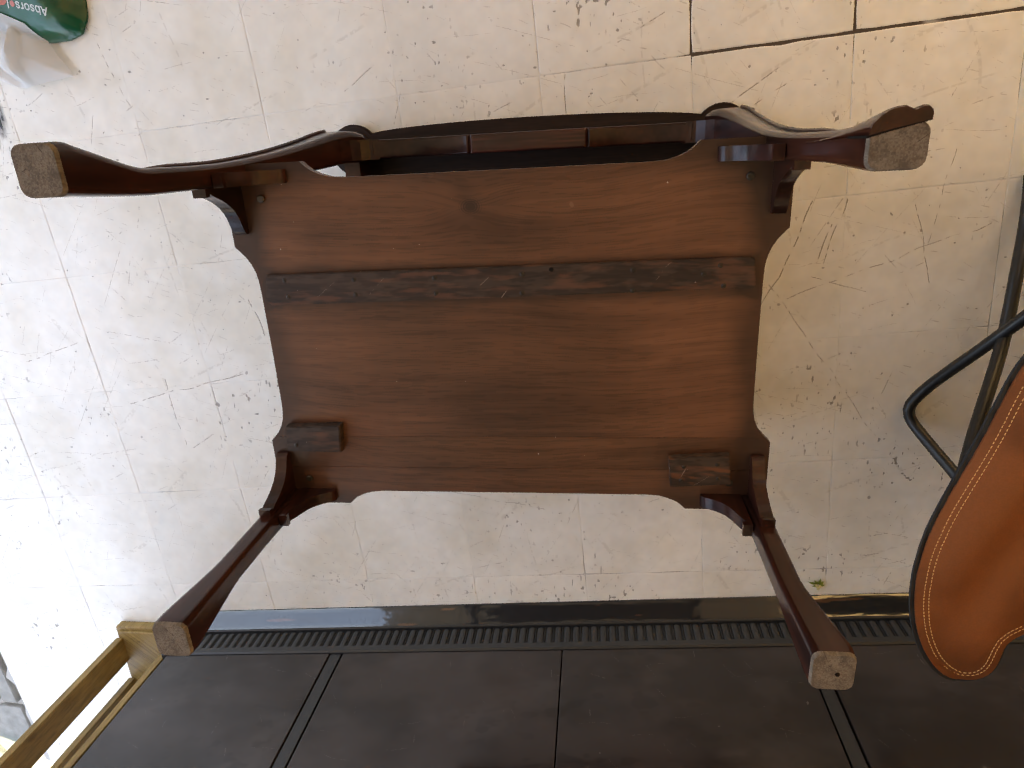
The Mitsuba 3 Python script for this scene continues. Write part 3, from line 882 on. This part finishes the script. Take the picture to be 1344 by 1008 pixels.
ang = math.radians(166)
t1 = meshkit.text_mesh('Absors', .0136, .0004, bold=True)
t2 = meshkit.text_mesh('l', .0136, .0004, bold=True)
w1 = t1.bounds[1][0]
dot = trimesh.creation.cylinder(.0050, .0004, sections=20)
dot.apply_translation([w1 + .0064, .0050, .0002]); t2.apply_translation([w1 + .0128, 0, 0])
for m, mt, nm in ((cat(t1, t2), 'print_white', 'lettering'), (dot, 'print_red', 'print_dot')):
    m.apply_transform(trimesh.transformations.rotation_matrix(ang, [0, 0, 1]))
    m.apply_translation([-.9840, .2850, 0])
    flat = m.triangles_center
    m = trimesh.Trimesh(np.array(m.vertices), np.array(m.faces)[m.face_normals[:, 2] > .5], process=False)
    add(nm, print_on(m, green_z, .0007), mt, gb)
pd = trimesh.creation.cylinder(.013, .0004, sections=24)
pd.apply_translation([-1.072, .309, 0])
pd = trimesh.Trimesh(np.array(pd.vertices), np.array(pd.faces)[pd.face_normals[:, 2] > .5], process=False)
add('print_dot', print_on(pd, green_z, .0007), 'print_red', gb)

fp = Polygon([(-.992, .174), (-.999, .187), (-1.018, .214), (-1.032, .2455), (-1.043, .265), (-1.095, .291), (-1.17, .315), (-1.28, .33), (-1.36, .25), (-1.30, .18), (-1.20, .185), (-1.150, .178), (-1.124, .165), (-1.105, .161), (-1.06, .168), (-1.018, .1735), (-1.005, .176)])


def film_z(p):
    import shapely
    d = shapely.distance(fp.exterior, shapely.points(p[:, 0], p[:, 1]))
    over = shapely.distance(gp, shapely.points(p[:, 0], p[:, 1]))
    under = np.where(over < .001, green_z(p), .05 * np.exp(-over / .05))
    base = .012 + .045 * (1 - np.exp(-d / .045))
    fold = .020 * np.exp(-((p[:, 0] + 1.082 - .10 * (p[:, 1] - .22)) / .006) ** 2) * np.clip(d / .02, 0, 1)
    fold2 = -.02 * np.exp(-(((p[:, 0] + 1.128) * .7 + (p[:, 1] - .185) * .7) / .008) ** 2) * np.clip(d / .012, 0, 1)
    cr = .030 * (meshkit.fbm(np.c_[p * [11, 16], np.zeros(len(p))], 3, seed=5) - .5) * np.clip(d / .02, .1, 1)
    return np.maximum(base + fold + fold2 + cr, np.where(over < .001, green_z(p) + .004, .002))


add('white_plastic_bag', sheet(fp, film_z, .0055), 'film', smooth=True, label='crumpled translucent white plastic bag lying over the green one', cat='plastic bag')

# ------------------------------------------------------------------ a sprig of weed at the foot of the plinth
wd = thing('weed_sprig', 'tiny yellow green weed lying against the plinth near the right table leg', 'plant')


def leaf(x, y, ang, L, w, rise):
    t = np.linspace(0, 1, 7)
    ww = w * np.sin(np.pi * np.clip(t * .94 + .03, 0, 1))
    up = rise * np.sin(t * 2.2)
    c, s = math.cos(ang), math.sin(ang)
    a = np.c_[x + c * L * t - s * ww, y + s * L * t + c * ww, .002 + up]
    b = np.c_[x + c * L * t + s * ww, y + s * L * t - c * ww, .002 + up]
    m_ = np.c_[x + c * L * t, y + s * L * t, .0008 + up]
    v = np.vstack([a, m_, b]); f = []
    for i in range(6):
        f += [[i, 7 + i, 8 + i], [i, 8 + i, i + 1], [7 + i, 14 + i, 15 + i], [7 + i, 15 + i, 8 + i]]
    return trimesh.Trimesh(v, np.array(f), process=False)


for a_, L_ in ((2.8, .024), (2.3, .016), (1.5, .017), (.9, .013), (.1, .012), (3.4, .014)):
    add('leaf', leaf(.486, -.943, a_, L_, .0032, .006), 'weed_green', wd)
fl = trimesh.util.concatenate([trimesh.creation.icosphere(1, .0035).apply_translation([.484 + dx, -.950 + dy, .005]) for dx, dy in ((0, 0), (.005, .003), (-.003, .005), (.002, -.004))])
add('flower', fl, 'weed_flower', wd)
